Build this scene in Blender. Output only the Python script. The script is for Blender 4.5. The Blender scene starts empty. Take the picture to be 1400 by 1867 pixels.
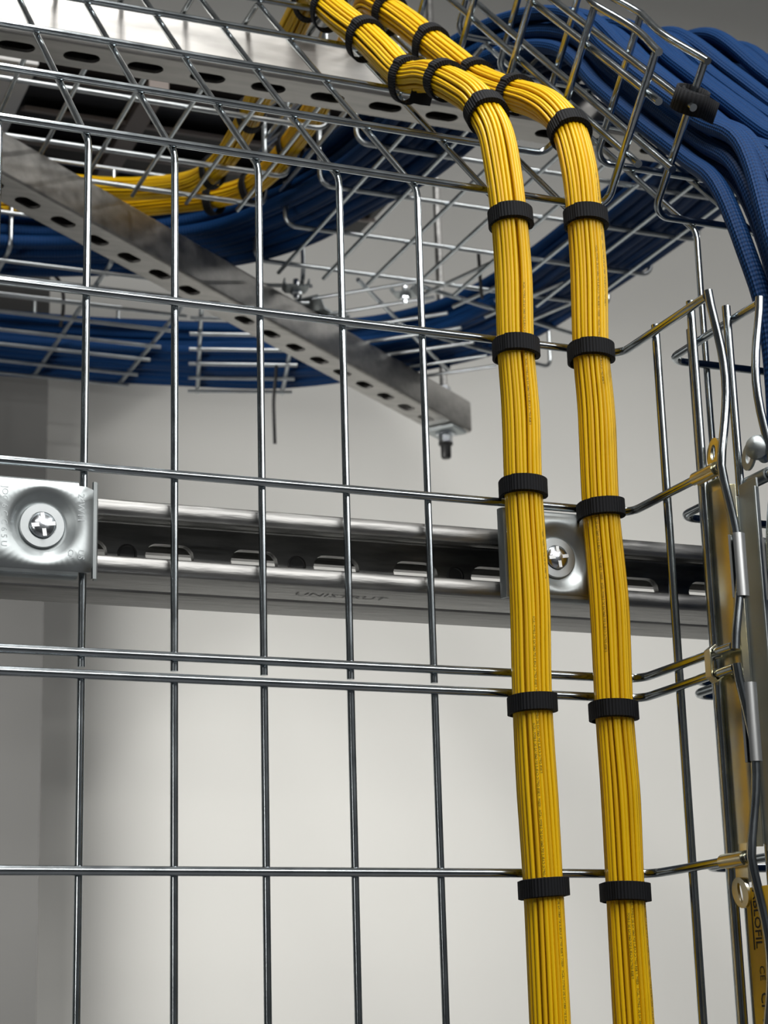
import bpy, bmesh, math, random
import numpy as np
from mathutils import Matrix, Vector

# ------------------------------------------------------------------ camera, world, lights, exposure
MM = 0.001
scene = bpy.context.scene
COL = scene.collection
PI = math.pi

cam_data = bpy.data.cameras.new('camera')
cam = bpy.data.objects.new('camera', cam_data)
COL.objects.link(cam)
cam.matrix_world = (Matrix.Translation(Vector((-232.2, -966.4, -195.8)) * MM)
                    @ Matrix.Rotation(-0.395, 4, 'Z') @ Matrix.Rotation(PI / 2 + 0.2651, 4, 'X')
                    @ Matrix.Rotation(-0.0285, 4, 'Z'))
cam_data.sensor_fit = 'VERTICAL'
cam_data.sensor_height = 36.0
cam_data.sensor_width = 27.0
cam_data.lens = 36.0 * 3515.1 / 1867.0
cam_data.clip_start = 0.02
cam_data.clip_end = 50
cam_data.dof.use_dof = True
cam_data.dof.focus_distance = 1.06
cam_data.dof.aperture_fstop = 22.0
scene.camera = cam

world = bpy.data.worlds.new('world')
scene.world = world
world.use_nodes = True
world.node_tree.nodes['Background'].inputs['Color'].default_value = (0.80, 0.86, 0.95, 1)
world.node_tree.nodes['Background'].inputs['Strength'].default_value = 0.2

def lamp(name, kind, loc, target, power, size=0.3, size_y=None, color=(1, 1, 1), **kw):
    d = bpy.data.lights.new(name, kind)
    d.energy = power
    d.color = color
    if kind == 'AREA':
        d.shape = 'RECTANGLE'
        d.size = size
        d.size_y = size_y or size
        d.spread = kw.get('spread', PI)
    if kind == 'SPOT':
        d.shadow_soft_size = size
        d.spot_size = kw.get('cone', 0.8)
        d.spot_blend = kw.get('blend', 1.0)
    o = bpy.data.objects.new(name, d)
    COL.objects.link(o)
    o.location = loc
    o.rotation_euler = (Vector(target) - Vector(loc)).to_track_quat('-Z', 'Y').to_euler()
    return o

# fluorescent battens under the ceiling (metres), a work lamp on the near side and added fills, one beyond the trays that washes the far wall
lamp('batten_front', 'AREA', (0.12, -0.75, 1.44), (0.12, -0.75, 0), 28, 0.14, 1.9, (1.0, 0.98, 0.95))
lamp('batten_side', 'AREA', (1.5, -1.2, 1.44), (1.5, -1.2, 0), 27, 0.12, 2.2, (1.0, 0.98, 0.95))
lamp('batten_behind', 'AREA', (0.1, -2.3, 1.44), (0.1, -2.3, 0), 28, 2.4, 0.12, (1.0, 0.98, 0.95))
lamp('soft_fill', 'AREA', (1.0, -2.7, 1.15), (1.2, 1.5, 0.9), 14, 1.6, 0.5, (1.0, 0.98, 0.96))  # soft frontal fill, added to lift the wall tone
lamp('work_lamp', 'SPOT', (-1.15, -0.9, 0.05), (0.72, 1.5, 0.08), 28, 0.20, color=(1.0, 0.98, 0.94), cone=0.64, blend=1.0)
lamp('wall_wash_fill', 'AREA', (-0.95, 0.62, 0.02), (0.58, 1.5, 0.06), 5.6, 1.1, 0.3, (1.0, 0.98, 0.95), spread=0.95)  # made-up source, lights the far wall from behind the trays
lamp('high_wall_fill', 'AREA', (2.4, 1.0, 1.44), (2.4, 1.0, 0), 5, 0.12, 1.4, (1.0, 0.98, 0.95))  # fill added for the dark upper part of the back wall
lamp('strut_fill_spot', 'SPOT', (0.05, -1.5, 1.40), (0.02, 0.2, 0.40), 18, 0.05, color=(1.0, 0.98, 0.94), cone=0.5, blend=0.9)  # spot added to brighten the front face of the upper strut

scene.view_settings.view_transform = 'Standard'
scene.view_settings.look = 'None'
scene.view_settings.gamma = 1.0
scene.view_settings.use_curve_mapping = False
scene.view_settings.exposure = 0.0

# ------------------------------------------------------------------ materials
def new_mat(name):
    m = bpy.data.materials.new(name)
    m.use_nodes = True
    nt = m.node_tree
    return m, nt, nt.nodes['Principled BSDF']

def simple(name, col, rough=0.5, metal=0.0, spec=0.5, noise=0.0, scale=40.0, bump=0.0, stretch=(1, 1, 1), rvar=0.0, col2=None):
    m, nt, b = new_mat(name)
    b.inputs['Base Color'].default_value = (*col, 1)
    b.inputs['Roughness'].default_value = rough
    b.inputs['Metallic'].default_value = metal
    b.inputs['Specular IOR Level'].default_value = spec
    if noise or bump or rvar:
        tc = nt.nodes.new('ShaderNodeTexCoord')
        mp = nt.nodes.new('ShaderNodeMapping')
        mp.inputs['Scale'].default_value = stretch
        nz = nt.nodes.new('ShaderNodeTexNoise')
        nz.inputs['Scale'].default_value = scale
        nz.inputs['Detail'].default_value = 6
        nt.links.new(tc.outputs['Object'], mp.inputs['Vector'])
        nt.links.new(mp.outputs['Vector'], nz.inputs['Vector'])
        if noise:
            r = nt.nodes.new('ShaderNodeValToRGB')
            c2 = col2 or tuple(c * (1 - noise) for c in col)
            r.color_ramp.elements[0].position = 0.3
            r.color_ramp.elements[1].position = 0.7
            r.color_ramp.elements[0].color = (*c2, 1)
            r.color_ramp.elements[1].color = (*col, 1)
            nt.links.new(nz.outputs['Fac'], r.inputs['Fac'])
            nt.links.new(r.outputs['Color'], b.inputs['Base Color'])
        if rvar:
            mr = nt.nodes.new('ShaderNodeMapRange')
            mr.inputs['To Min'].default_value = max(0.02, rough - rvar)
            mr.inputs['To Max'].default_value = rough + rvar
            nt.links.new(nz.outputs['Fac'], mr.inputs['Value'])
            nt.links.new(mr.outputs['Result'], b.inputs['Roughness'])
        if bump:
            bp = nt.nodes.new('ShaderNodeBump')
            bp.inputs['Strength'].default_value = bump
            bp.inputs['Distance'].default_value = 0.001
            nt.links.new(nz.outputs['Fac'], bp.inputs['Height'])
            nt.links.new(bp.outputs['Normal'], b.inputs['Normal'])
    return m

def uv_pattern(name, col, col2, rough, nu, nv, bump, ribs=False, spec=0.5, sharp=1.0):
    """woven / ribbed sheath driven by the tube's own UVs (u: metres along, v: turns around)."""
    m, nt, b = new_mat(name)
    N, L = nt.nodes.new, nt.links.new
    b.inputs['Roughness'].default_value = rough
    b.inputs['Specular IOR Level'].default_value = spec
    uv = N('ShaderNodeUVMap')
    sp = N('ShaderNodeSeparateXYZ')
    L(uv.outputs['UV'], sp.inputs['Vector'])
    def mth(op, a, bb=None):
        n = N('ShaderNodeMath'); n.operation = op
        for k, x in enumerate((a, bb)):
            if x is None: continue
            if isinstance(x, (int, float)): n.inputs[k].default_value = x
            else: L(x, n.inputs[k])
        return n.outputs[0]
    a = mth('MULTIPLY', sp.outputs['X'], nu * 2 * PI)
    c = mth('MULTIPLY', sp.outputs['Y'], nv * 2 * PI)
    if ribs:
        h = mth('SINE', c)
    else:
        h = mth('MULTIPLY', mth('SINE', mth('ADD', a, c)), mth('SINE', mth('SUBTRACT', a, c)))
    h = mth('ADD', mth('MULTIPLY', h, 0.5), 0.5)
    mix = N('ShaderNodeMix'); mix.data_type = 'RGBA'
    mix.inputs['A'].default_value = (*col2, 1)
    mix.inputs['B'].default_value = (*col, 1)
    L(h, mix.inputs['Factor'])
    L(mix.outputs['Result'], b.inputs['Base Color'])
    bp = N('ShaderNodeBump')
    bp.inputs['Strength'].default_value = bump
    bp.inputs['Distance'].default_value = 0.0006
    L(h, bp.inputs['Height'])
    L(bp.outputs['Normal'], b.inputs['Normal'])
    return m

M_WIRE = simple('zinc_wire', (0.50, 0.55, 0.58), 0.17, 1.0, noise=0.22, scale=60, bump=0.06, rvar=0.07)
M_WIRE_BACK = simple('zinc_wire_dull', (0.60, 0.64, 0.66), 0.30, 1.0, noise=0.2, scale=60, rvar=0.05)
M_STRUT = simple('galvanised_strut', (0.52, 0.51, 0.49), 0.46, 1.0, noise=0.30, scale=18, bump=0.18, stretch=(1, 6, 6), rvar=0.10)
M_STRUT_OLD = simple('weathered_strut', (0.50, 0.50, 0.49), 0.42, 1.0, noise=0.45, scale=26, bump=0.5, stretch=(1, 7, 7), rvar=0.12)
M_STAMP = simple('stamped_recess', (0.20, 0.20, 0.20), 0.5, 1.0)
M_PLATE = simple('zinc_plate', (0.47, 0.51, 0.52), 0.47, 1.0, noise=0.16, scale=45, bump=0.14, rvar=0.08)
M_WASHER = simple('washer_zinc', (0.46, 0.49, 0.50), 0.38, 1.0, noise=0.1, scale=80)
M_SCREW = simple('screw_zinc', (0.72, 0.76, 0.80), 0.22, 1.0)
M_YZINC = simple('yellow_passivated_zinc', (0.80, 0.72, 0.42), 0.24, 1.0, noise=0.35, scale=50, bump=0.08, rvar=0.08, col2=(0.62, 0.62, 0.56))
M_ALU = simple('pale_sleeve', (0.80, 0.82, 0.82), 0.32, 1.0, noise=0.08, scale=90, stretch=(1, 1, 0.1))
M_LABEL = simple('yellow_label', (0.86, 0.53, 0.02), 0.35, 0.0)
M_INK = simple('black_ink', (0.015, 0.015, 0.02), 0.5)
M_INK_SOFT = simple('faded_ink', (0.03, 0.02, 0.005), 0.6)
M_YELLOW = simple('yellow_jacket', (0.84, 0.52, 0.003), 0.38, 0.0, spec=0.35)
M_YELLOW2 = simple('deep_yellow_jacket', (0.76, 0.44, 0.003), 0.40, 0.0, spec=0.35)
M_BLUE = uv_pattern('blue_braided_sleeve', (0.004, 0.046, 0.160), (0.0015, 0.022, 0.085), 0.6, 150, 9, 0.9, spec=0.16)
M_STRAP = uv_pattern('black_strap', (0.010, 0.011, 0.014), (0.004, 0.0045, 0.006), 0.75, 0, 46, 0.6, ribs=True, spec=0.25)
M_BLACK = simple('black_plastic', (0.008, 0.008, 0.009), 0.45)
M_WALL = simple('painted_wall', (0.70, 0.70, 0.67), 0.55, 0.0, spec=0.3, noise=0.03, scale=3, bump=0.03)
M_CEIL = simple('ceiling_tile', (0.78, 0.78, 0.77), 0.8, 0.0, noise=0.05, scale=20)
M_RACK = simple('dark_equipment_wall', (0.07, 0.075, 0.08), 0.5, 0.0, noise=0.2, scale=5)
M_COLUMN = simple('column_shade_tone', (0.14, 0.14, 0.135), 0.6, 0.0, noise=0.03, scale=4)  # dark tone stands in for the dim light on the column
M_FLOOR = simple('floor_vinyl', (0.16, 0.16, 0.17), 0.5, 0.0, noise=0.1, scale=6)
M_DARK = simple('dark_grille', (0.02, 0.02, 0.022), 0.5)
M_BEIGE = simple('beige_bar', (0.28, 0.24, 0.22), 0.6)
M_WHITE = simple('white_panel', (0.80, 0.80, 0.79), 0.6)

# ------------------------------------------------------------------ helpers (all lengths in millimetres)
def link(o, parent=None):
    COL.objects.link(o)
    if parent is not None:
        o.parent = parent
    return o

def thing(name, label, cat, loc=(0, 0, 0), group=None):
    o = bpy.data.objects.new(name, None)
    o.empty_display_size = 0.02
    COL.objects.link(o)
    o.location = Vector(loc) * MM
    o['label'] = label
    o['category'] = cat
    if group: o['group'] = group
    return o

def tag(o, label=None, cat=None, group=None, kind=None):
    if label: o['label'] = label
    if cat: o['category'] = cat
    if group: o['group'] = group
    if kind: o['kind'] = kind
    return o

def mesh_obj(name, verts, faces, mat, parent=None, smooth=True, uvs=None):
    """verts in world mm; object origin is put at the parent's location or at the mesh centre."""
    v = np.asarray(verts, float) * MM
    if parent is not None:
        p, off = parent, np.zeros(3)
        while p is not None:
            off = off + np.array(p.location); p = p.parent
        v = v - off
        org = None
    else:
        org = (v.min(0) + v.max(0)) / 2
        v = v - org
    me = bpy.data.meshes.new(name)
    me.from_pydata([tuple(x) for x in v], [], [tuple(f) for f in faces])
    if smooth is True:
        me.polygons.foreach_set('use_smooth', [True] * len(me.polygons))
    if uvs is not None:
        ul = me.uv_layers.new(name='UVMap')
        li = np.empty(len(me.loops), int)
        me.loops.foreach_get('vertex_index', li)
        ul.data.foreach_set('uv', np.asarray(uvs, float)[li].ravel())
    me.materials.append(mat)
    me.update()
    o = bpy.data.objects.new(name, me)
    link(o, parent)
    if org is not None: o.location = org
    if smooth == 'auto':
        shade_auto(me)
    return o

def shade_auto(me, ang=0.6):
    bm = bmesh.new(); bm.from_mesh(me)
    for f in bm.faces: f.smooth = True
    for e in bm.edges:
        if len(e.link_faces) == 2 and e.calc_face_angle(0) > ang: e.smooth = False
    bm.to_mesh(me); bm.free()

def unit(v):
    v = np.asarray(v, float); n = np.linalg.norm(v)
    return v / n if n else v

def fillet(pts, r, n=6):
    pts = [np.asarray(p, float) for p in pts]
    out = [pts[0]]
    for i in range(1, len(pts) - 1):
        a, b, c = pts[i - 1], pts[i], pts[i + 1]
        u, w = unit(a - b), unit(c - b)
        ang = math.acos(max(-1, min(1, float(u @ w))))
        if ang > PI - 0.02:
            out.append(b); continue
        d = min(r / math.tan(ang / 2), 0.45 * np.linalg.norm(a - b), 0.45 * np.linalg.norm(c - b))
        rr = d * math.tan(ang / 2)
        bis = unit(u + w)
        ctr = b + bis * (rr / math.sin(ang / 2))
        s, e = b + u * d - ctr, b + w * d - ctr
        tot = PI - ang
        for k in range(n + 1):
            t = k / n
            out.append(ctr + (s * math.sin((1 - t) * tot) + e * math.sin(t * tot)) / math.sin(tot))
    out.append(pts[-1])
    return np.array(out)

def spline(pts, step=6.0):
    P = np.asarray(pts, float)
    P = np.vstack([2 * P[0] - P[1], P, 2 * P[-1] - P[-2]])
    out = []
    for i in range(1, len(P) - 2):
        p0, p1, p2, p3 = P[i - 1:i + 3]
        t0 = 0.0
        t1 = t0 + max(1e-6, np.linalg.norm(p1 - p0)) ** .5
        t2 = t1 + max(1e-6, np.linalg.norm(p2 - p1)) ** .5
        t3 = t2 + max(1e-6, np.linalg.norm(p3 - p2)) ** .5
        n = max(2, int(np.linalg.norm(p2 - p1) / step))
        for k in range(n):
            t = t1 + (t2 - t1) * k / n
            a1 = (t1 - t) / (t1 - t0) * p0 + (t - t0) / (t1 - t0) * p1
            a2 = (t2 - t) / (t2 - t1) * p1 + (t - t1) / (t2 - t1) * p2
            a3 = (t3 - t) / (t3 - t2) * p2 + (t - t2) / (t3 - t2) * p3
            b1 = (t2 - t) / (t2 - t0) * a1 + (t - t0) / (t2 - t0) * a2
            b2 = (t3 - t) / (t3 - t1) * a2 + (t - t1) / (t3 - t1) * a3
            out.append((t2 - t) / (t2 - t1) * b1 + (t - t1) / (t2 - t1) * b2)
    out.append(P[-2])
    return np.array(out)

def frames(P, up=(0, -1, 0)):
    T = np.gradient(P, axis=0)
    T /= np.linalg.norm(T, axis=1)[:, None] + 1e-12
    n = np.asarray(up, float)
    n = n - T[0] * (n @ T[0])
    if np.linalg.norm(n) < 1e-3:
        n = np.cross(T[0], (1, 0, 0))
    n = unit(n)
    Ns = []
    for t in T:
        n = unit(n - t * (n @ t)); Ns.append(n)
    Ns = np.array(Ns)
    return T, Ns, np.cross(T, Ns)

def tube_data(P, r, seg=10, caps=True, dome=False):
    P = np.asarray(P, float)
    T, A, B = frames(P, (0.31, -0.87, 0.38))
    n = len(P)
    S = np.concatenate([[0], np.cumsum(np.linalg.norm(np.diff(P, axis=0), axis=1))])
    R = np.full(n, r) if np.isscalar(r) else np.asarray(r)
    th = np.arange(seg + 1) * 2 * PI / seg
    V = (P[:, None, :] + R[:, None, None] * (np.cos(th)[None, :, None] * A[:, None, :] + np.sin(th)[None, :, None] * B[:, None, :]))
    UV = np.stack([np.repeat(S[:, None] * MM, seg + 1, 1), np.repeat((th / (2 * PI))[None, :], n, 0)], -1)
    # seam column shares position with column 0 (kept doubled for clean UVs)
    F = []
    m = seg + 1
    for i in range(n - 1):
        for k in range(seg):
            F.append((i * m + k, i * m + k + 1, (i + 1) * m + k + 1, (i + 1) * m + k))
    V = V.reshape(-1, 3); UV = UV.reshape(-1, 2)
    if caps:
        base = len(V)
        # crisp sheared ends: separate ring of vertices
        V = np.vstack([V, V[0:seg], V[(n - 1) * m:(n - 1) * m + seg]])
        UV = np.vstack([UV, UV[0:seg], UV[(n - 1) * m:(n - 1) * m + seg]])
        F.append(tuple(base + k for k in reversed(range(seg))))
        F.append(tuple(base + seg + k for k in range(seg)))
    return V, F, UV

def tube(name, P, r, mat, parent=None, seg=10, caps=True):
    V, F, UV = tube_data(P, r, seg, caps)
    return mesh_obj(name, V, F, mat, parent, True, UV)

class MB:
    """collects geometry for one mesh"""
    def __init__(s): s.V = []; s.F = []; s.UV = []
    def add(s, V, F, UV=None):
        b = len(s.V)
        s.V += [tuple(v) for v in V]
        s.UV += [tuple(u) for u in UV] if UV is not None else [(0, 0)] * len(V)
        s.F += [tuple(b + i for i in f) for f in F]
        return s
    def box(s, o, ex, ey, ez, a, b, c):
        """box spanning o + [a0,a1]ex + [b0,b1]ey + [c0,c1]ez"""
        o, ex, ey, ez = (np.asarray(q, float) for q in (o, ex, ey, ez))
        V = [o + ex * x + ey * y + ez * z for x in a for y in b for z in c]
        return s.add(V, [(0, 1, 3, 2), (4, 6, 7, 5), (0, 4, 5, 1), (2, 3, 7, 6), (0, 2, 6, 4), (1, 5, 7, 3)])
    def tube(s, P, r, seg=10, caps=True): return s.add(*tube_data(P, r, seg, caps))
    def lathe(s, o, ax, prof, seg=24):
        """profile of (radius, height along ax)"""
        o, ax = np.asarray(o, float), unit(ax)
        a = unit(np.cross(ax, (0.3, 0.2, 0.9) if abs(ax[2]) < 0.8 else (1, 0.2, 0)))
        b = np.cross(ax, a)
        V, F = [], []
        for r, h in prof:
            for k in range(seg):
                t = 2 * PI * k / seg
                V.append(o + ax * h + r * (math.cos(t) * a + math.sin(t) * b))
        for i in range(len(prof) - 1):
            for k in range(seg):
                k2 = (k + 1) % seg
                F.append((i * seg + k, i * seg + k2, (i + 1) * seg + k2, (i + 1) * seg + k))
        if prof[0][0] > 1e-6: F.append(tuple(reversed(range(seg))))
        if prof[-1][0] > 1e-6: F.append(tuple((len(prof) - 1) * seg + k for k in range(seg)))
        return s.add(V, F)
    def ribbon(s, prof, th, o, eu, ev, ex, x0, x1):
        """thick sheet: open 2D polyline prof in (eu,ev), extruded along ex"""
        o, eu, ev, ex = (np.asarray(q, float) for q in (o, eu, ev, ex))
        P = np.asarray(prof, float)
        T = np.gradient(P, axis=0); T /= np.linalg.norm(T, axis=1)[:, None]
        Nn = np.stack([-T[:, 1], T[:, 0]], 1)
        ring = np.vstack([P + Nn * th / 2, (P - Nn * th / 2)[::-1]])
        n = len(ring)
        V = [o + eu * u + ev * v + ex * x for x in (x0, x1) for u, v in ring]
        F = [(k, (k + 1) % n, n + (k + 1) % n, n + k) for k in range(n)]
        h = len(P)
        for e in (0, n):
            for k in range(h - 1):
                f = (e + k, e + k + 1, e + n - 2 - k, e + n - 1 - k)
                F.append(f if e else f[::-1])
        return s.add(V, F)
    def slotted(s, o, ex, ey, en, L0, L1, W, th, holes, cuts):
        """sheet in (ex,ey), thickness th along en, with stadium holes [(cx,cy,hl,hw)], one per cell between cuts"""
        o, ex, ey, en = (np.asarray(q, float) for q in (o, ex, ey, en))
        edges = [L0] + [c for c in cuts if L0 < c < L1] + [L1]
        for x0, x1 in zip(edges[:-1], edges[1:]):
            hs = [h for h in holes if x0 < h[0] - h[2] and h[0] + h[2] < x1]
            if not hs:
                s.box(o, ex, ey, en, (x0, x1), (-W / 2, W / 2), (0, th)); continue
            cx, cy, hl, hw = hs[0]
            angs = sorted([2 * PI * k / 28 for k in range(28)] + [math.atan2(y - cy, x - cx) % (2 * PI) for x in (x0, x1) for y in (-W / 2, W / 2)])
            inn, out = [], []
            for a in angs:
                c, sn = math.cos(a), math.sin(a)
                t = min([((x1 if c > 0 else x0) - cx) / c if abs(c) > 1e-9 else 1e9, ((W / 2 if sn > 0 else -W / 2) - cy) / sn if abs(sn) > 1e-9 else 1e9])
                out.append((cx + c * t, cy + sn * t))
                f = hl - hw
                t2 = hw / abs(sn) if abs(sn) > 1e-9 else 1e9
                if abs(c * t2) > f:
                    g = f * (1 if c > 0 else -1)
                    bq = c * g; t2 = bq + math.sqrt(max(0, bq * bq - g * g + hw * hw))
                inn.append((cx + c * t2, cy + sn * t2))
            n = len(angs)
            V = [o + ex * x + ey * y + en * z for z in (0, th) for ring in (inn, out) for x, y in ring]
            F = []
            for k in range(n):
                k2 = (k + 1) % n
                F += [(k, n + k, n + k2, k2)[::-1], (2 * n + k, 3 * n + k, 3 * n + k2, 2 * n + k2), (k, k2, 2 * n + k2, 2 * n + k)[::-1]]
            s.add(V, F)
        return s
    def build(s, name, mat, parent=None, smooth='auto', uv=False):
        return mesh_obj(name, s.V, s.F, mat, parent, smooth, s.UV if uv else None)

def bevel(o, w, seg=2):
    md = o.modifiers.new('edge', 'BEVEL'); md.width = w * MM; md.segments = seg; md.limit_method = 'ANGLE'; md.angle_limit = 0.6
    return o

def text_geo(body, size, bold=0.0):
    """flat triangulated lettering in mm, baseline left origin"""
    c = bpy.data.curves.new('txt', 'FONT'); c.body = body; c.size = size; c.offset = bold; c.resolution_u = 2
    o = bpy.data.objects.new('txt', c); COL.objects.link(o)
    dg = bpy.context.evaluated_depsgraph_get(); dg.update()
    me = bpy.data.meshes.new_from_object(o.evaluated_get(dg))
    V = np.array([tuple(v.co) for v in me.vertices]) if len(me.vertices) else np.zeros((0, 3))
    F = [tuple(p.vertices) for p in me.polygons]
    bpy.data.objects.remove(o); bpy.data.curves.remove(c); bpy.data.meshes.remove(me)
    return V, F

def flat_text(name, body, size, o, ex, ey, mat, parent, lift=0.15, sx=1.0, bold=0.0):
    V, F = text_geo(body, size, bold)
    o, ex, ey = (np.asarray(q, float) for q in (o, ex, ey))
    en = np.cross(ex, ey)
    W = [o + ex * v[0] * sx + ey * v[1] + en * lift for v in V]
    return mesh_obj(name, W, F, mat, parent, False)

rnd = random.Random(7)

# ------------------------------------------------------------------ the room
def slab(name, lo, hi, mat):
    b = MB().box((0, 0, 0), (1, 0, 0), (0, 1, 0), (0, 0, 1), (lo[0], hi[0]), (lo[1], hi[1]), (lo[2], hi[2]))
    return tag(b.build(name, mat, None, False), kind='structure')

RX0, RX1, RY0, RY1, RZ0, RZ1 = -2300, 2700, -3200, 1500, -1750, 1500
slab('wall_back', (RX0, RY1, RZ0), (RX1, RY1 + 100, RZ1), M_WALL)
slab('wall_front', (RX0, RY0 - 100, RZ0), (RX1, RY0, RZ1), M_RACK)
slab('wall_left', (RX0 - 100, RY0, RZ0), (RX0, RY1, RZ1), M_RACK)
slab('wall_right', (RX1, RY0, RZ0), (RX1 + 100, RY1, RZ1), M_RACK)
slab('floor', (RX0, RY0, RZ0 - 100), (RX1, RY1, RZ0), M_FLOOR)
slab('ceiling', (RX0, RY0, RZ1), (RX1, RY1, RZ1 + 100), M_CEIL)

slab('shade_column_1', (-500, 1402, RZ0), (285, RY1, RZ1), M_COLUMN)  # column added to throw shade on the back wall beside it

# ------------------------------------------------------------------ strut channels
def strut_half(mb, o, ex, ew, ev, x0, x1, holes, cuts, depth=41.3, th=2.6):
    """C channel: slotted web at v=0, walls rising along ev, lips turned back in"""
    mb.slotted(o, ex, ew, ev, x0, x1, 41.3 - 7, th, holes, cuts)
    for sgn in (1, -1):
        w = 20.65 - th / 2
        pr = [(sgn * (20.65 - 3.6), th / 2)]
        pr += [(sgn * (w - 2.4 + 2.4 * math.sin(a)), th / 2 + 2.4 - 2.4 * math.cos(a)) for a in np.linspace(0.15, PI / 2, 5)]
        pr += [(sgn * w, depth * .5)]
        pr += [(sgn * (w - 2.6 + 2.6 * math.cos(a)), depth - th / 2 - 2.6 + 2.6 * math.sin(a)) for a in np.linspace(0, PI / 2, 5)]
        pr += [(sgn * (w - 5.2 - 2.2 * math.sin(a)), depth - th / 2 - 2.2 + 2.2 * math.cos(a)) for a in np.linspace(0, PI / 2, 4)]
        pr += [(sgn * (w - 7.4), depth - 9.5)]
        mb.ribbon(pr, th, o, ew, ev, ex, x0, x1)

def slots(x0, x1, first, pitch=50.0):
    k0 = math.ceil((x0 - first) / pitch) - 1
    hs, cs = [], []
    k = k0
    while first + k * pitch < x1 + pitch:
        c = first + k * pitch
        hs.append((c, 0, 14.2, 7.0)); cs.append(c - pitch / 2); k += 1
    return hs, cs

X, Y, Z = np.eye(3)
# upper cross strut, slots down
hs, cs = slots(-150, 815, 24.5)
t = thing('strut_channel', 'slotted galvanised strut lying level under the raised end of the wire trays', 'strut', (200, 342, 550))
mb = MB(); strut_half(mb, (0, 342, 530), X, Y, Z, -150, 815, hs, cs)
mb.build('channel', M_STRUT, t)
MB().box((0, 342, 566), X, Y, Z, (-150, 815), (-15, 15), (0, 1.5)).build('slot_shade_strip', M_DARK, t)  # added dark strip, stands in for shade behind the slots
# diagonal strut
D2 = np.array([0.785, 0.6195, 0]); D2 /= np.linalg.norm(D2); W2 = np.cross(Z, D2)
O2 = np.array([92.0, 617.0, 530.0])
hs, cs = slots(-300, 835, 0.0)
t = thing('strut_channel', 'slotted galvanised strut running diagonally to the black capped rod', 'strut', (400, 860, 550))
mb = MB(); strut_half(mb, O2, D2, W2, Z, -300, 832, hs, cs)
mb.build('channel', M_STRUT, t)
MB().box(O2, D2, W2, Z, (-300, 775), (-15, 15), (36, 37.5)).build('slot_shade_strip', M_DARK, t)  # same added strip: makes the shaded channel inside read black
# back-to-back strut that carries the vertical trays
hs, cs = slots(-420, 900, 60.0)
t = thing('strut_channel', 'weathered double strut crossing level behind the upright wire trays', 'strut', (240, 51, 66))
mb = MB(); strut_half(mb, (0, 51, 66.6), X, -Z, -Y, -420, 900, hs, cs)
mb.build('front_channel', M_STRUT_OLD, t)
mb = MB(); strut_half(mb, (0, 51.2, 66.6), X, Z, Y, -420, 900, hs, cs)
mb.build('rear_channel', M_STRUT_OLD, t)
for k in range(-2, 6):
    x = 35.5 + 100 * k
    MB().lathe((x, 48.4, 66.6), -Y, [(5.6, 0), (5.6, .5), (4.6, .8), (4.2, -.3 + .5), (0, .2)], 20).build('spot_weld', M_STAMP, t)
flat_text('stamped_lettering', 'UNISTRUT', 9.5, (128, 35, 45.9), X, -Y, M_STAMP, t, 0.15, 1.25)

# ------------------------------------------------------------------ wire basket trays
RV, RC, RE = 2.1, 2.5, 2.5
S2 = math.sqrt(.5)
IN45 = np.array([0, -S2, S2])
def rail45(k): return np.array([0, 6 + 69.5 * k, 299 + 68.2 * k])
HZ = 578.0
NV = np.array([0, -1.0, 0]); NH = np.array([0, 0, 1.0])

def cross_wire(parent, xl, xr, c, nrm, depth=100, mat=M_WIRE):
    c = np.asarray(c, float)
    P = [c + X * xl + nrm * depth, c + X * xl, c + X * xr, c + X * xr + nrm * depth]
    return tube('cross_wire', fillet(P, 11, 7), RC, mat, parent, 12)

def edge_wire(parent, x, sgn, pts, bul=7.0, mat=M_WIRE):
    """wavy safety edge: welded to every cross-wire tip and bowed outwards between"""
    out = []
    for i in range(len(pts) - 1):
        a, b = np.asarray(pts[i], float), np.asarray(pts[i + 1], float)
        for t in np.linspace(0, 1, 13)[:-1]:
            w = 0.5 * (1 - math.cos(2 * PI * t)); w = w ** 0.7
            out.append(a + (b - a) * t + X * (x + sgn * bul * w))
    out.append(np.asarray(pts[-1], float) + X * x)
    return tube('edge_wire', np.array(out), RE, mat, parent, 12)

def long_wire(parent, P, r=RV, mat=M_WIRE, bend=14):
    return tube('longitudinal_wire', fillet(P, bend, 6), r, mat, parent, 12)

def upper_tray(label, xl, xr, longs, hz_rails, hz_end, loc):
    t = thing('wire_tray', label, 'cable tray', loc)
    for z in (0, 100, 200): cross_wire(t, xl, xr, (0, 0, z), NV)
    for k in (0, 1, 2, 3, 4): cross_wire(t, xl, xr, rail45(k), IN45)
    for y in hz_rails: cross_wire(t, xl, xr, (0, y, HZ), NH, mat=M_WIRE_BACK)
    for x in longs:
        long_wire(t, [(x, 4.6, -7), (x, 4.6, 291.5), (x, 293, HZ - 4.6), (x, hz_end, HZ - 4.6)])
    for x, s in ((xl, -1), (xr, 1)):
        for d in (35, 75):
            long_wire(t, [(x + s * 5, -d, -7), (x + s * 5, -d, 207)], RC)
            a, b = rail45(-.14) + IN45 * d, rail45(4.1) + IN45 * d
            long_wire(t, [a + X * (x + s * 5), b + X * (x + s * 5)], RC)
            if hz_rails:
                long_wire(t, [(x + s * 5, hz_rails[0] - 8, HZ + d), (x + s * 5, hz_end, HZ + d)], RC, M_WIRE_BACK)
        edge_wire(t, x, s, [(0, -102, 203), (0, -102, 100), (0, -102, -2)])
        edge_wire(t, x, s, [rail45(k) + IN45 * 102 for k in (-.04, 1, 2, 3, 4.04)])
        if hz_rails:
            edge_wire(t, x, s, [(0, y, HZ + 102) for y in hz_rails], mat=M_WIRE_BACK)
    return t

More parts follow.
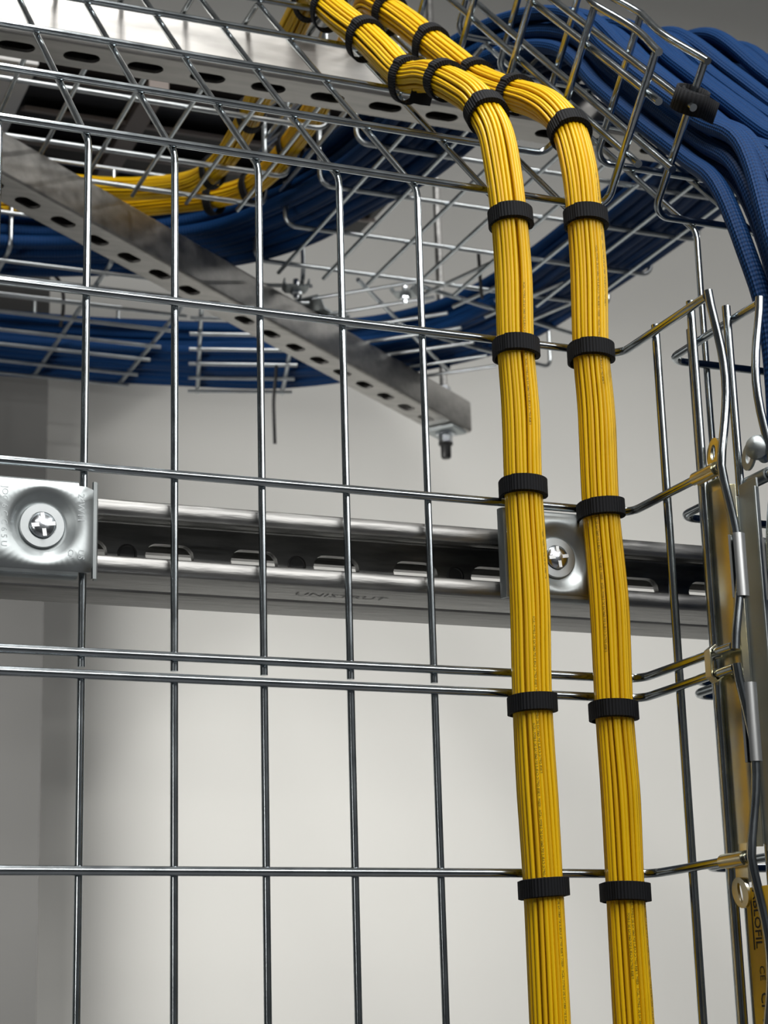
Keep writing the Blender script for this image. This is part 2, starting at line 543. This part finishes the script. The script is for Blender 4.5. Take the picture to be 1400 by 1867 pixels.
def lower_tray(label, xl, xr, longs, z0, loc):
    t = thing('wire_tray', label, 'cable tray', loc)
    zs = [z0 - 100 * k for k in range(4)]
    for z in zs: cross_wire(t, xl, xr, (0, 0, z), NV)
    for x in longs: long_wire(t, [(x, 4.6, z0 + 3), (x, 4.6, zs[-1] - 6)])
    for x, s in ((xl, -1), (xr, 1)):
        for d in (35, 75): long_wire(t, [(x + s * 5, -d, z0 + 5), (x + s * 5, -d, zs[-1] - 6)], RC)
        edge_wire(t, x, s, [(0, -102, z0 + 2)] + [(0, -102, z) for z in zs[1:]])
    return t

AX = [-150 + 50 * k for k in range(8)] + [253, 304]
BX = [393 + 50 * k for k in range(8)]
upper_tray('wire basket tray bent back at the top, behind the two yellow cable bundles', -171, 329, AX, [384, 484, 587, 655], 664, (80, 0, 100))
lower_tray('lower upright wire basket tray carrying the lowest straps of both yellow bundles', -171, 329, AX, -11.6, (80, 0, -160))
upper_tray('wire basket tray bent back at the top, filled with thick blue cables', 363, 775, BX, [400, 500, 594, 692, 785], 800, (570, 0, 100))
lower_tray('upright wire basket tray at the edge of the picture beside the yellow label strip', 363, 775, BX, -8, (570, 0, -160))

# tray running sideways behind, and its three-piece curve
t = thing('wire_tray', 'level wire tray running sideways at the back beyond the diagonal strut', 'cable tray', (-100, 1020, HZ))
for x in (-300, -200, -95, 15, 120, 225, 329):
    P = [(x, 833, HZ + 100), (x, 833, HZ), (x, 1212, HZ), (x, 1212, HZ + 100)]
    tube('cross_wire', fillet(P, 11, 6), RC, M_WIRE_BACK, t, 10)
for y in (857, 899, 950, 998, 1053, 1098, 1153, 1195):
    tube('longitudinal_wire', [(-360, y, HZ - 4.6), (338, y, HZ - 4.6)], RV, M_WIRE_BACK, t, 8)
for y, s in ((833, -1), (1212, 1)):
    for h in (35, 75):
        tube('longitudinal_wire', [(-360, y + s * 5, HZ + h), (338, y + s * 5, HZ + h)], RC, M_WIRE_BACK, t, 8)
    tube('edge_wire', [(-360, y, HZ + 102), (333, y, HZ + 102)], RE, M_WIRE_BACK, t, 8)

t = thing('curved_tray', 'fan of cut wire tray pieces turning the corner under the blue cables', 'cable tray', (520, 960, HZ))
def seg_wires(parent, p_in, p_out, ang, x0, x1, offs, zc, inner=False):
    """a short tray piece: cross wires p_in>p_out at travel angle ang"""
    e = np.array([math.cos(ang), math.sin(ang), 0])
    for a, b in zip(p_in, p_out):
        a, b = np.array([*a, zc]), np.array([*b, zc])
        u = unit(b - a)
        P = ([a + Z * 100] if inner else []) + [a, b, b + Z * 100]
        tube('cross_wire', fillet(P, 11, 5), RC, M_WIRE_BACK, parent, 8)
    a, b = np.array([*p_in[0], zc - 4.6]), np.array([*p_out[0], zc - 4.6])
    u = unit(b - a)
    for q in offs:
        c = a + u * q
        tube('longitudinal_wire', [c + e * x0, c + e * x1], RV, M_WIRE_BACK, parent, 8)
R_ = math.radians
seg_wires(t, [(323, 838), (425, 812)], [(433, 1222), (535, 1195)], R_(-15.5), -12, 116, [22, 72, 122, 172, 222, 272, 322, 372], HZ + 2, True)
seg_wires(t, [(482, 800)], [(695, 1040)], R_(-42), -60, 62, [20, 70, 120, 170, 220, 270, 310], HZ - 1)
seg_wires(t, [(560, 808), (585, 928)], [(792, 890), (812, 1000)], R_(-73), -14, 112, [8, 58, 108, 158], HZ + 4)

# splice clamps on that curve and its hold-down
def clamp_plate(label, c, ang):
    t = thing('splice_clamp', label, 'clamp', c)
    e = np.array([math.cos(ang), math.sin(ang), 0]); f = np.cross(Z, e)
    pr = [(-13, 8), (-13, 3), (-10.5, 0), (10.5, 0), (13, 3), (13, 8)]
    bevel(MB().ribbon(pr, 1.8, np.array(c) - Z * 9, e, Z, f, -11, 11).build('plate', M_PLATE, t), .4)
    MB().lathe(np.array(c) - Z * 10, -Z, [(0, -12), (3, -12), (3, 0), (6, 0), (6, 4.5), (5, 5), (3, 5), (3, 9), (0, 9)], 6).build('bolt', M_SCREW, t)
clamp_plate('small zinc splice clamp with bolt near the diagonal strut', (420, 822, HZ - 2), R_(-13))
clamp_plate('small zinc splice clamp with bolt beside the hanging rod', (536, 800, HZ - 2), R_(-40))
t = thing('hold_down_clip', 'bright zinc hold-down clip sitting on the diagonal strut', 'clip', (487, 893, 572))
e = D2; f = W2
MB().ribbon([(-34, 10), (-28, 10), (-20, 0), (20, 0), (28, 8), (36, 8)], 2.5, (480, 905, 574), e, Z, f, -16, 16).build('plate', M_PLATE, t)
MB().lathe((480, 905, 574), Z, [(0, -10), (4, -10), (4, 1), (12, 1), (12, 3.5), (6.5, 3.5), (6.5, 9), (0, 9)], 12).build('bolt', M_SCREW, t)

# ------------------------------------------------------------------ hanging rod
RP = O2 + D2 * 800
t = thing('threaded_rod', 'zinc threaded hanging rod with black end cap through the diagonal strut', 'rod', RP)
zt = np.arange(500, RZ1, 1.0)
P = np.stack([np.full(len(zt), RP[0]), np.full(len(zt), RP[1]), zt], 1)
P = P[:: 4]
tube('rod', [(RP[0], RP[1], 497), (RP[0], RP[1], RZ1)], 4.8, M_STRUT_OLD, t, 12)
MB().ribbon([(-18, 0), (18, 0)], 4, (RP[0], RP[1], 526), D2, Z, W2, -20, 20).build('square_washer', M_PLATE, t)
MB().lathe((RP[0], RP[1], 524), -Z, [(0, 0), (13, 0), (13, 2.5), (8.6, 2.5), (8.6, 13), (7.6, 14), (0, 14)], 6).build('nut', M_SCREW, t)
MB().lathe((RP[0], RP[1], 573), Z, [(0, 0), (14, 0), (14, 2.5), (8.6, 2.5), (8.6, 11), (0, 11)], 6).build('nut', M_SCREW, t)
MB().lathe((RP[0], RP[1], 511), -Z, [(0, 0), (9, 0), (9, 2.5), (6.6, 3.5), (6.3, 18), (5.2, 20), (0, 20)], 20).build('end_cap', M_BLACK, t)

# ------------------------------------------------------------------ brackets that clamp the tray to the strut
def bracket(label, cx, cz, sx, sz, xl, xr, z0, z1, stamp):
    t = thing('tray_bracket', label, 'bracket', (cx, 0, cz))
    # dished plate as a polar grid blended into a rectangle
    V, F = [], []
    rs = [6.0, 12.5, 14.5, 17.5, 20.0]; hs = [5.0, 5.0, 4.2, 1.6, 0.0]
    seg = 48
    angs = [2 * PI * k / seg for k in range(seg)]
    yf = -3.4
    for r, h in zip(rs, hs):
        for a in angs: V.append((cx + sx + r * math.cos(a), yf + h, cz + sz + r * math.sin(a)))
    for a in angs:
        c, s = math.cos(a), math.sin(a)
        tx = ((xr - cx - sx) if c > 0 else (xl - cx - sx)) / c if abs(c) > 1e-6 else 1e9
        tz = ((z1 - cz - sz) if s > 0 else (z0 - cz - sz)) / s if abs(s) > 1e-6 else 1e9
        q = min(tx, tz); V.append((cx + sx + q * c, yf, cz + sz + q * s))
    for i in range(len(rs)):
        for k in range(seg):
            k2 = (k + 1) % seg; F.append((i * seg + k, (i + 1) * seg + k, (i + 1) * seg + k2, i * seg + k2)[::-1])
    pl = mesh_obj('plate', V, F, M_PLATE, t, 'auto')
    sd = pl.modifiers.new('thick', 'SOLIDIFY'); sd.thickness = 1.6 * MM; sd.offset = 0
    # folded edges: top and bottom flanges turned back, side lips hooked over the wires
    for z, s in ((z1, 1), (z0, -1)):
        pr = [(yf, z - s * .4), (yf + .5, z + s * 1.2), (yf + 2, z + s * 2.2), (yf + 6, z + s * 2.4)]
        MB().ribbon(pr, 1.6, (0, 0, 0), Y, Z, X, xl + 4, xr - 8).build('folded_edge', M_PLATE, t)
    for x, s in ((xr, 1), (xl, -1)):
        pr = [(x - s * .4, yf), (x + s * 1.2, yf + .4), (x + s * 2.0, yf + 2), (x + s * 2.1, yf + 5)]
        MB().ribbon(pr, 1.8, (0, 0, 0), X, Y, Z, z0 - 3, z1 + 3).build('hooked_side', M_PLATE, t)
    o = np.array([cx + sx, yf + 4.6, cz + sz])
    MB().lathe(o, -Y, [(0, 0), (12.2, 0), (12.2, 1.8), (11.6, 2.3), (7.4, 2.3), (7.4, 1.2), (0, 1.2)], 40).build('washer', M_WASHER, t)
    MB().lathe(o - Y * 1.4, -Y, [(6.9, 0), (6.9, 1.4), (6.3, 2.4), (4.6, 3.3), (2.4, 3.8), (0, 3.9)], 32).build('screw_head', M_SCREW, t)
    mbx = MB()
    for a in (0.14, 0.14 + PI / 2):
        u = np.array([math.cos(a), 0, math.sin(a)]); w = np.array([-math.sin(a), 0, math.cos(a)])
        mbx.box(o - Y * 5.0, u, w, Y, (-6.3, 6.3), (-1.0, 1.0), (-.2, 2.4))
    mbx.build('screw_cross', M_ALU, t)
    if stamp:
        flat_text('stamped_lettering', '24W11', 5.2, (xr - 8.5, yf - .85, z1 - 4), -Z, X, M_STAMP_L, t, 0.05, 1.0)
        flat_text('stamped_lettering', 'US', 4.6, (xr - 8.0, yf - .85, z0 + 12), -Z, X, M_STAMP_L, t, 0.05)
        flat_text('stamped_lettering', 'CA', 4.2, (xr - 13.5, yf - .85, z0 + 12), -Z, X, M_STAMP_L, t, 0.05)
        flat_text('stamped_lettering', 'JOC 6 C C 6 5 U', 4.6, (xl + 9, yf - .85, z1 - 3), -Z, X, M_STAMP_L, t, 0.05)
    return t
M_STAMP_L = simple('stamped_zinc', (0.36, 0.39, 0.40), 0.45, 1.0)
bracket('square dished zinc bracket with crosshead screw, clear of the cables', -23, 65, 0, 1, -54, 3.5, 41.5, 88, True)
bracket('square zinc bracket with crosshead screw half hidden between the two yellow bundles', 275, 70, 3, -1, 245, 304, 46, 93, False)

# ------------------------------------------------------------------ yellow bundles
B1 = [(252, -15, -420), (252, -15, -260), (252, -15, -121), (250.5, -15, -20), (251.8, -15, 40), (251.2, -15, 105), (252, -15, 150),
      (251, -15, 190), (252, -15, 237), (251, -15, 272), (251, -11, 300), (251, -3, 331), (251, 8, 349), (250, 20, 366), (249, 33, 378),
      (247, 57, 397), (246, 83, 414), (244, 112, 428), (242, 148, 463), (241, 179, 493), (235, 205, 519), (233, 232, 545), (238, 262, 574),
      (246, 305, 593), (255, 400, 594), (264, 495, 594), (270, 555, 594), (271, 610, 594), (262, 665, 598), (237, 722, 612), (200, 772, 628),
      (140, 812, 645), (60, 838, 655), (-80, 848, 655), (-420, 850, 655)]
B2 = [(302, -15, -420), (303, -15, -260), (302.4, -15, -123), (302.8, -15, -70), (301.8, -15, -22), (302.8, -15, 40), (301.2, -15, 96),
      (302, -15, 156), (300.8, -15, 193), (302.5, -15, 243), (302, -15, 279), (302, -12, 312), (302, -1, 344), (302, 16, 365), (302, 38, 383),
      (302, 64, 400), (302, 96, 421), (303, 130, 446), (301, 161, 475), (297, 189, 503), (293, 219, 533), (287, 246, 559), (288, 278, 582),
      (298, 320, 594), (310, 410, 594), (318, 498, 594), (320, 556, 594), (320, 610, 594), (312, 660, 596), (293, 702, 602), (262, 748, 612),
      (215, 800, 622), (122, 846, 626), (0, 862, 628), (-420, 866, 628)]

PRINT = 'FIBER OPTIC CABLE SM G657A2 2C 2.0MM LSZH  1020M  FIBER OPTIC CABLE SM G657A2 2C 2.0MM LSZH'
def bundle(label, pts, seed, strap_s, loc):
    rng = random.Random(seed)
    C = spline(pts, 5.0)
    T, A, B = frames(C, (0, -1, 0))
    S = np.concatenate([[0], np.cumsum(np.linalg.norm(np.diff(C, axis=0), axis=1))])
    root = thing('cable_bundle', label, 'cable bundle', loc)
    near = np.min(np.abs(S[:, None] - np.array(strap_s)[None, :]), 1)
    swell = 1 + 0.05 * np.clip(near / 60.0, 0, 1) ** 1.2
    def strand(R, th0, r, mat, k, outer):
        ph, ph2 = rng.random() * 6.28, rng.random() * 6.28
        amp, amp2 = rng.uniform(.03, .11), rng.uniform(.0, .35)
        th = th0 + amp * np.sin(S / rng.uniform(70, 140) + ph) + 0.05 * np.sin(S / 260.0)
        RR = R * swell + amp2 * np.sin(S / rng.uniform(40, 90) + ph2)
        P = C + RR[:, None] * (np.cos(th)[:, None] * A + np.sin(th)[:, None] * B)
        o = tube('cable', P, r, mat, root, 8)
        return o, P, th
    kids = []
    n = 24
    for k in range(n):
        th0 = 2 * PI * k / n + rng.uniform(-.03, .03)
        o, P, th = strand(9.55 + rng.uniform(-.18, .18), th0, 1.27, M_YELLOW if k % 3 else M_YELLOW2, k, True)
        kids.append((o, P, th))
    for k in range(16):
        strand(6.9, 2 * PI * (k + .5) / 16, 1.3, M_YELLOW2, k, False)
    for k in range(8):
        strand(4.0, 2 * PI * k / 8, 1.5, M_YELLOW2, k, False)
    # printed legend wrapped onto some strands that face the room
    for k, (s0, body, dr) in PRINTS[seed].items():
        o, P, th = kids[k]
        V, F = text_geo(body, 2.0)
        Tp, Ap, Bp = frames(P, (0, -1, 0))
        Sp = np.concatenate([[0], np.cumsum(np.linalg.norm(np.diff(P, axis=0), axis=1))])
        out = []
        for v in V:
            s = s0 + v[0] * 0.95
            i = min(len(Sp) - 2, max(0, int(np.searchsorted(Sp, s) - 1)))
            f = (s - Sp[i]) / (Sp[i + 1] - Sp[i])
            c = P[i] * (1 - f) + P[i + 1] * f
            a = Ap[i] * (1 - f) + Ap[i + 1] * f; b = Bp[i] * (1 - f) + Bp[i + 1] * f
            g = dr + (v[1] - .7) / 1.27
            out.append(c + 1.30 * (math.cos(g) * a + math.sin(g) * b))
        mesh_obj('printed_legend', out, F, M_INK_SOFT, o, False)
    return C, T, A, B, S

def s_at(pts, z=None, idx=None):
    C = spline(pts, 5.0)
    S = np.concatenate([[0], np.cumsum(np.linalg.norm(np.diff(C, axis=0), axis=1))])
    P = np.array(idx if idx is not None else z, float)
    return float(S[np.argmin(np.linalg.norm(C - P, axis=1))])

def strap(name, label, data, p, tray, w=10.5, flap=2.2, group=None, kick=5.5, mat=M_STRAP):
    """hook-and-loop band round a bundle at the point p; kick pushes it out towards the tray wire it also holds"""
    C, T, A, B, S = data
    i = int(np.argmin(np.linalg.norm(C - np.array(p, float), axis=1)))
    c, tt = C[i], T[i]
    tray = np.asarray(tray, float); tray = unit(tray - tt * (tray @ tt)); side = np.cross(tt, tray)
    n = 56
    V, F, UV = [], [], []
    prof = [(0, -w / 2), (0, w / 2), (1, w / 2 - .5), (1, -w / 2 + .5)]
    rg = random.Random(label)
    tilt = rg.uniform(-.05, .05)
    for k in range(n + 1):
        a = 2 * PI * k / n
        ca = math.cos(a)
        r0 = 11.45 + kick * max(0, ca) ** 3
        th = 1.5 + (1.2 if (a - flap) % (2 * PI) < 2.6 else 0)
        for m, x in prof:
            r = r0 + th * m
            V.append(c + r * (ca * tray + math.sin(a) * side) + tt * (x + tilt * r * math.sin(a)))
            UV.append((x * MM, k / n))
    for k in range(n):
        for m in range(4):
            m2 = (m + 1) % 4
            F.append((k * 4 + m, k * 4 + m2, (k + 1) * 4 + m2, (k + 1) * 4 + m))
    o = mesh_obj(name, V, F, mat, None, 'auto', UV)
    return tag(o, label, 'strap', group)

# which outer strands carry print: strand index -> (start mm along the bundle, text, angle of the print on the strand)
PRINTS = {
    11: {1: (215, PRINT, 0.25), 23: (360, PRINT, -0.2), 2: (470, 'SM G657A2 2C 2.0MM LSZH 1020M', 0.5), 22: (300, PRINT, -0.4), 0: (560, PRINT, 0.1)},
    12: {23: (205, PRINT, -0.1), 3: (215, PRINT, 0.7), 21: (430, PRINT, -0.6), 0: (590, PRINT, 0.1), 2: (640, PRINT, 0.5), 22: (250, 'FIBER OPTIC CABLE SM G657A2 2C 2.0MM', -0.5)},
}
st1 = [(251, -15, 271), (251, -15, 188), (251, -15, 105), (251, -15, -20), (252, -15, -121), (251, 10, 351), (247, 61, 400), (244, 112, 428), (241, 179, 493), (233, 227, 541), (265, 505, 594), (271, 630, 594), (246, 305, 593)]
st2 = [(302, -15, 278), (301, -15, 191), (301, -15, 96), (301, -15, -22), (302, -15, -123), (302, -1, 345), (302, 68, 403), (303, 128, 445), (297, 189, 503), (288, 243, 557), (320, 556, 594), (315, 652, 595), (293, 702, 602), (0, 862, 628)]
d1 = bundle('yellow fibre cable bundle farther from the tray side wall, passing beside the half hidden screw', B1, 11, [s_at(B1, idx=p) for p in st1], (252, -15, 0))
d2 = bundle('yellow fibre cable bundle nearest the tray side wall and its bent corner', B2, 12, [s_at(B2, idx=p) for p in st2], (302, -15, 0))

TV, T45, TH = (0, 1, 0), (0, S2, -S2), (0, 0, -1)
first, second = 'yellow bundle beside the screw', 'yellow bundle nearest the side wall'
for nm, dd, st, who in (('b1', d1, st1, first), ('b2', d2, st2, second)):
    strap('strap', f'black strap on the {who}, lowest one', dd, st[4], TV)
    strap('strap', f'black strap on the {who}, just below the tray joint', dd, st[3], TV)
    strap('strap', f'black strap on the {who}, just above the level strut', dd, st[2], TV)
    strap('strap', f'black strap on the {who}, second one under the bend', dd, st[1], TV)
    strap('strap', f'black strap on the {who}, first one under the bend', dd, st[0], TV, kick=1)
    strap('strap', f'black strap on the {who}, around the crest of the bend', dd, st[5], T45, kick=0.3)
    strap('strap', f'black strap on the {who}, first one behind the bend', dd, st[6], T45, kick=0.3)
    strap('strap', f'black strap on the {who}, tail showing under it', dd, st[7], T45) if nm == 'b1' else \
        strap('strap', f'black strap on the {who}, tucked low where the bundles touch', dd, st[7], T45)
    strap('strap', f'black strap on the {who}, upper one on the sloping tray', dd, st[8], T45)
    strap('strap', f'black strap on the {who}, topmost where it levels out', dd, st[9], T45)
strap('strap', 'black strap on the farther yellow bundle seen from below beyond the slotted strut', d1, st1[10], TH)
strap('strap', 'black strap where the farther yellow bundle starts to turn sideways', d1, st1[11], TH)
strap('strap', 'black strap around the yellow bundle where it dips behind the topmost sloping wire', d1, st1[12], TH)
strap('strap', 'black strap on the nearer turning yellow bundle, before its turn', d2, st2[10], TH)
strap('strap', 'black strap on the nearer turning yellow bundle, in its turn', d2, st2[11], TH)
strap('strap', 'black strap on the nearer turning yellow bundle, after its turn', d2, st2[12], TH)
strap('strap', 'black strap on the yellow bundle at the picture edge behind the diagonal strut', d2, st2[13], TH, w=14)
# loose tail of the tied strap
mb = MB(); mb.ribbon([(0, 0), (8, -2), (15, -1)], 1.5, (240, 100, 408), X, unit((0, 1, 1)), unit((0, -1, 1)), -5, 5)
tag(mb.build('strap_tail', M_STRAP, None), 'short black strap tail under the yellow bundle on the slope', 'strap')

# ------------------------------------------------------------------ blue cables
def lerp_paths(inner, outer, f):
    return [np.array(a, float) * (1 - f) + np.array(b, float) * f for a, b in zip(inner, outer)]

def blue_group(label, inner, outer, n, layers, xb, seed, loc, lift):
    rng = random.Random(seed)
    t = thing('cable_bundle', label, 'cable bundle', loc)
    for j in range(layers):
        for i in range(n - (j % 2)):
            f = (i + .5 * (j % 2)) / (n - 1)
            plan = lerp_paths(inner, outer, f)
            h = 9 + 10.2 * j + rng.uniform(-2.5, 2.5) + (rng.choice((0, 0, 6, 9)) if j == layers - 1 else 0)
            P = []
            for q, (p, lf) in enumerate(zip(plan, lift)):
                P.append((p[0] + rng.uniform(-2, 2), p[1] + rng.uniform(-2, 2), HZ + h + lf + rng.uniform(-1.5, 2.5)))
            xx = xb[0] + (xb[1] - xb[0]) * f
            jit = lambda a=3.2: rng.uniform(-a, a)
            dr = (0, 0, -3, -12, -20, -28, -30, -30, -30)
            P.append((xx * .7 + P[-1][0] * .3 + jit(), 330, HZ + h + 2))
            hh = h + 3
            for m, (k, ex) in enumerate(((3.55, 2), (2.6, 0), (1.7, 1), (0.8, 5), (0.1, 12))):
                c = rail45(k) + IN45 * (hh + ex + jit(1))
                P.append((xx + dr[m] + jit(), c[1], c[2]))
            P += [(xx - 25 + jit(2), -25 - h, 264), (xx - 27 + jit(2), -40 - h, 212), (xx - 27 + jit(), -42 - h, 120), (xx - 26 + jit(), -20 - h, -40), (xx - 26 + jit(), -16 - h, -420)]
            tube('cable', spline(P, 11), 6.1, M_BLUE, t, 10)
    return t

LI = [(-700, 842), (0, 842), (130, 840), (230, 822), (310, 775), (352, 700), (372, 600), (380, 500), (388, 410)]
LO = [(-700, 930), (0, 930), (150, 925), (270, 903), (370, 850), (418, 770), (446, 660), (462, 560), (476, 430)]
blue_group('near row of thick blue braided cables sweeping forward along the tray wall', LI, LO, 8, 3, (430, 522), 3, (450, 500, 600),
           [0, 0, 4, 12, 18, 16, 8, 0, 0])
RI = [(-700, 1115), (0, 1115), (200, 1118), (350, 1095), (480, 1062), (590, 1010), (645, 920), (668, 800), (672, 620), (668, 480), (640, 400)]
RO = [(-700, 1228), (0, 1228), (200, 1226), (386, 1200), (522, 1182), (612, 1128), (690, 1048), (738, 960), (760, 800), (766, 560), (750, 400)]
blue_group('far row of thick blue braided cables hugging the outside of the turn', RI, RO, 9, 3, (534, 650), 5, (690, 700, 600),
           [0, 0, 0, 0, 2, 4, 4, 2, 0, 0, 0])

# ------------------------------------------------------------------ cable ties and the loose strap loop
tag(tube('cable_tie', spline([(478, 1052, 566), (480, 1062, 552), (481, 1072, 530), (484, 1080, 505), (486, 1084, 480)], 6), 2.3, M_BLACK, None, 6),
    'black cable tie tail hanging straight down below the blue cables', 'cable tie')
tag(tube('cable_tie', spline([(598, 745, 600), (603, 754, 586), (612, 772, 577), (622, 790, 570)], 6), 2.0, M_BLACK, None, 6),
    'short black cable tie tail beside the yellow bundle over the curve', 'cable tie')
tag(tube('cable_tie', spline([(190, 1000, 622), (202, 1004, 626), (212, 1008, 615), (216, 1016, 590), (214, 1020, 572)], 6), 2.2, M_BLACK, None, 6),
    'curled black cable tie on the level tray at the back', 'cable tie')

ax = IN45
base = rail45(0) + X * 363 + IN45 * 76
e1 = X; e2 = np.cross(ax, e1)
V, F, UV = [], [], []
npt = 60
for k in range(npt + 1):
    u = k / npt
    a = -PI / 2 - 8.6 + 8.9 * min(u / .86, 1)
    r = 7 + 4.2 * min(1, u * 1.5)
    c = base + r * (math.cos(a) * e1 + math.sin(a) * e2)
    if u > .86:
        g = (u - .86) / .14
        c = c + (-math.sin(a) * e1 + math.cos(a) * e2) * 15 * g + 4 * g * g * e2 - ax * 5 * g
    for w in (-7, 7):
        V.append(c + ax * w); UV.append((w * MM, u))
for k in range(npt):
    F.append((2 * k, 2 * k + 1, 2 * k + 3, 2 * k + 2))
o = mesh_obj('strap', V, F, M_STRAP, None, True, UV)
sd = o.modifiers.new('thick', 'SOLIDIFY'); sd.thickness = 1.4 * MM; sd.offset = 0
tag(o, 'empty black strap loop curled round an upright tray wire in front of the blue cables', 'strap')

# ------------------------------------------------------------------ splice hardware on the tray side walls
def lug(mb, c, w, h, ey, ez, en, th=1.6, slot=(2.2, 5.0), tilt=0.0, seg=28):
    """rounded tab with an oval eye, in the plane (ey, ez)"""
    ey, ez, en = (np.asarray(q, float) for q in (ey, ez, en))
    c = np.asarray(c, float)
    n = seg
    V = []
    for zz in (0, th):
        for rx, rz in ((slot[0], slot[1]), (w / 2, h / 2)):
            for k in range(n):
                a = 2 * PI * k / n
                V.append(c + ey * rx * math.cos(a) + ez * rz * math.sin(a) + en * (zz + tilt * math.sin(a) * rz))
    F = []
    for k in range(n):
        k2 = (k + 1) % n
        F += [(k, k2, n + k2, n + k)[::-1], (2 * n + k, 2 * n + k2, 3 * n + k2, 3 * n + k), (k, k2, 2 * n + k2, 2 * n + k), (n + k, n + k2, 3 * n + k2, 3 * n + k)[::-1]]
    mb.add(V, F)

def splice(label, xw, s, loc, zt, zb, zj, mat):
    """long splice plate lying against a tray side wall; s=+1 when the outside of the wall is towards +x"""
    t = thing('splice_plate', label, 'splice plate', loc)
    x = xw + s * 7
    U = -Y                                    # u runs away from the tray base
    pr = [(74, s * 5.0), (74.4, s * 1.2), (76, 0), (93, 0), (96, s * .8), (97.5, s * 4)]
    bevel(MB().ribbon(pr, 1.4, (x, 0, 0), U, X, Z, zb + 6, zt - 8).build('plate', mat, t), .3)
    # rolled sleeves on the end cross wires
    for z, dz in ((zt, 1), (zb, -1)):
        P = [(xw, -74, z), (xw, -97, z)]
        a = [(3.3 * math.sin(q), 3.3 * math.cos(q)) for q in np.linspace(-2.9, 2.9, 22)]
        MB().ribbon(a, 1.3, (xw, 0, z), X, Z, -Y, 75, 97).build('sleeve', mat, t)
        bevel(MB().box((x, 0, z), X, U, Z, (-.7, .7), (77, 95), (-9 if dz > 0 else 2, -2 if dz > 0 else 9)).build('neck', mat, t), .3)
        mb = MB()
        if dz > 0: lug(mb, (xw + s * 5.5, -86, z + 13), 13, 17, U, Z, X, slot=(2.6, 4.6), tilt=.12)
        else:
            mb.box((xw + s * 4.5, 0, z), X, U, Z, (-.7, .7), (80, 92), (-12, -3))
            lug(mb, (xw + s * 2.5, -85, z - 17), 15, 16, U, Z, X, slot=(2.0, 5.2), tilt=-.15)
        mb.build('lug', mat, t)
    # clip over the two abutting wires
    za, zc = zj
    h = (za - zc) / 2 + 3.4
    a = [(3.4, h - 6), (3.4, h - 2), (0, h + .6), (-3.4, h - 2), (-3.4, -h + 2), (0, -h - .6), (3.4, -h + 2), (3.4, -h + 6)]
    bevel(MB().ribbon(a, 1.3, (xw, 0, (za + zc) / 2), X, Z, -Y, 77, 83).build('clip', mat, t), .2)
    # curled grips that hold the wavy edge wire
    for z0, z1, b in ((27, 62, 6.2), (-62, -20, 6.2)):
        q = [(3.9 * math.cos(w), 3.9 * math.sin(w)) for w in np.linspace(-2.6, 2.6, 20)]
        MB().ribbon(q, 1.3, (xw + s * b, -102, 0), X, Y, Z, z0, z1).build('edge_grip', M_ALU, t)
    for z in (90, -4, -96):
        pass
    return t
splice('yellow passivated splice plate joining the tray side wires beside the yellow bundles', 329, 1, (334, -85, 0), 100, -111.6, (0, -11.6), M_YZINC)
splice('zinc splice plate on the facing wall of the blue cable tray', 363, -1, (358, -85, 0), 100, -108, (0, -8), M_PLATE)
t = thing('splice_bolt', 'round headed zinc bolt on the wall of the blue cable tray', 'bolt', (352, -88, 116))
MB().lathe((363, -92, 114), unit((-.75, -.55, .2)), [(0, -5), (4.5, -5), (4.5, 3), (7, 4), (7.5, 7), (6, 10), (3.5, 12), (0, 12.5)], 20).build('head', M_PLATE, t)

# yellow label strip
t = thing('label_strip', 'yellow printed label strip clipped along the tray side wall below the splice plate', 'label', (336, -95, -200))
pr = [(81.5, 2.5), (82, 0), (107, 0), (107.5, 2.5)]
MB().ribbon(pr, 1.2, (337.5, 0, 0), -Y, X, Z, -330, -126).build('strip', M_LABEL, t)
LXP = 336.8
def ltext(body, size, z, d, sx=1.0, bold=0.0):
    flat_text('lettering', body, size, (LXP, -d, z), -Z, -Y, M_INK, t, 0.12, sx, bold)
ltext('CABLOFIL', 8.2, -121.5, 88.6, 0.98, 0.12)
MB().box((LXP - .12, 0, 0), X, -Y, Z, (-.05, .05), (86.2, 87.1), (-158, -128)).build('underline', M_INK, t)
ltext('CE', 6.5, -166, 90)
ltext('CF 105 / 300', 9.0, -179.5, 89.5, 0.92, 0.12)
ltext('CM', 4.6, -207, 84.2)

# ------------------------------------------------------------------ dark louvred unit overhead
t = thing('overhead_grille', 'blurred dark louvred unit with pale side panel hanging overhead at the back', 'vent', (120, 950, 860))
ZG = 800
MB().box((0, 0, ZG), X, Y, Z, (-120, 150), (860, 1180), (0, 60)).build('pale_panel', M_WHITE, t, False)
MB().box((0, 0, ZG + 8), X, Y, Z, (150, 640), (860, 1180), (0, 60)).build('housing', M_DARK, t, False)
for k in range(4):
    MB().box((0, 885 + 80 * k, ZG + 2), X, unit((0, 1, .4)), unit((0, -.4, 1)), (156, 634), (-14, 14), (-2, 2)).build('louvre', M_BEIGE, t, False)
MB().box((0, 0, ZG), X, Y, Z, (270, 292), (860, 1180), (-6, 6)).build('bar', M_BEIGE, t, False)
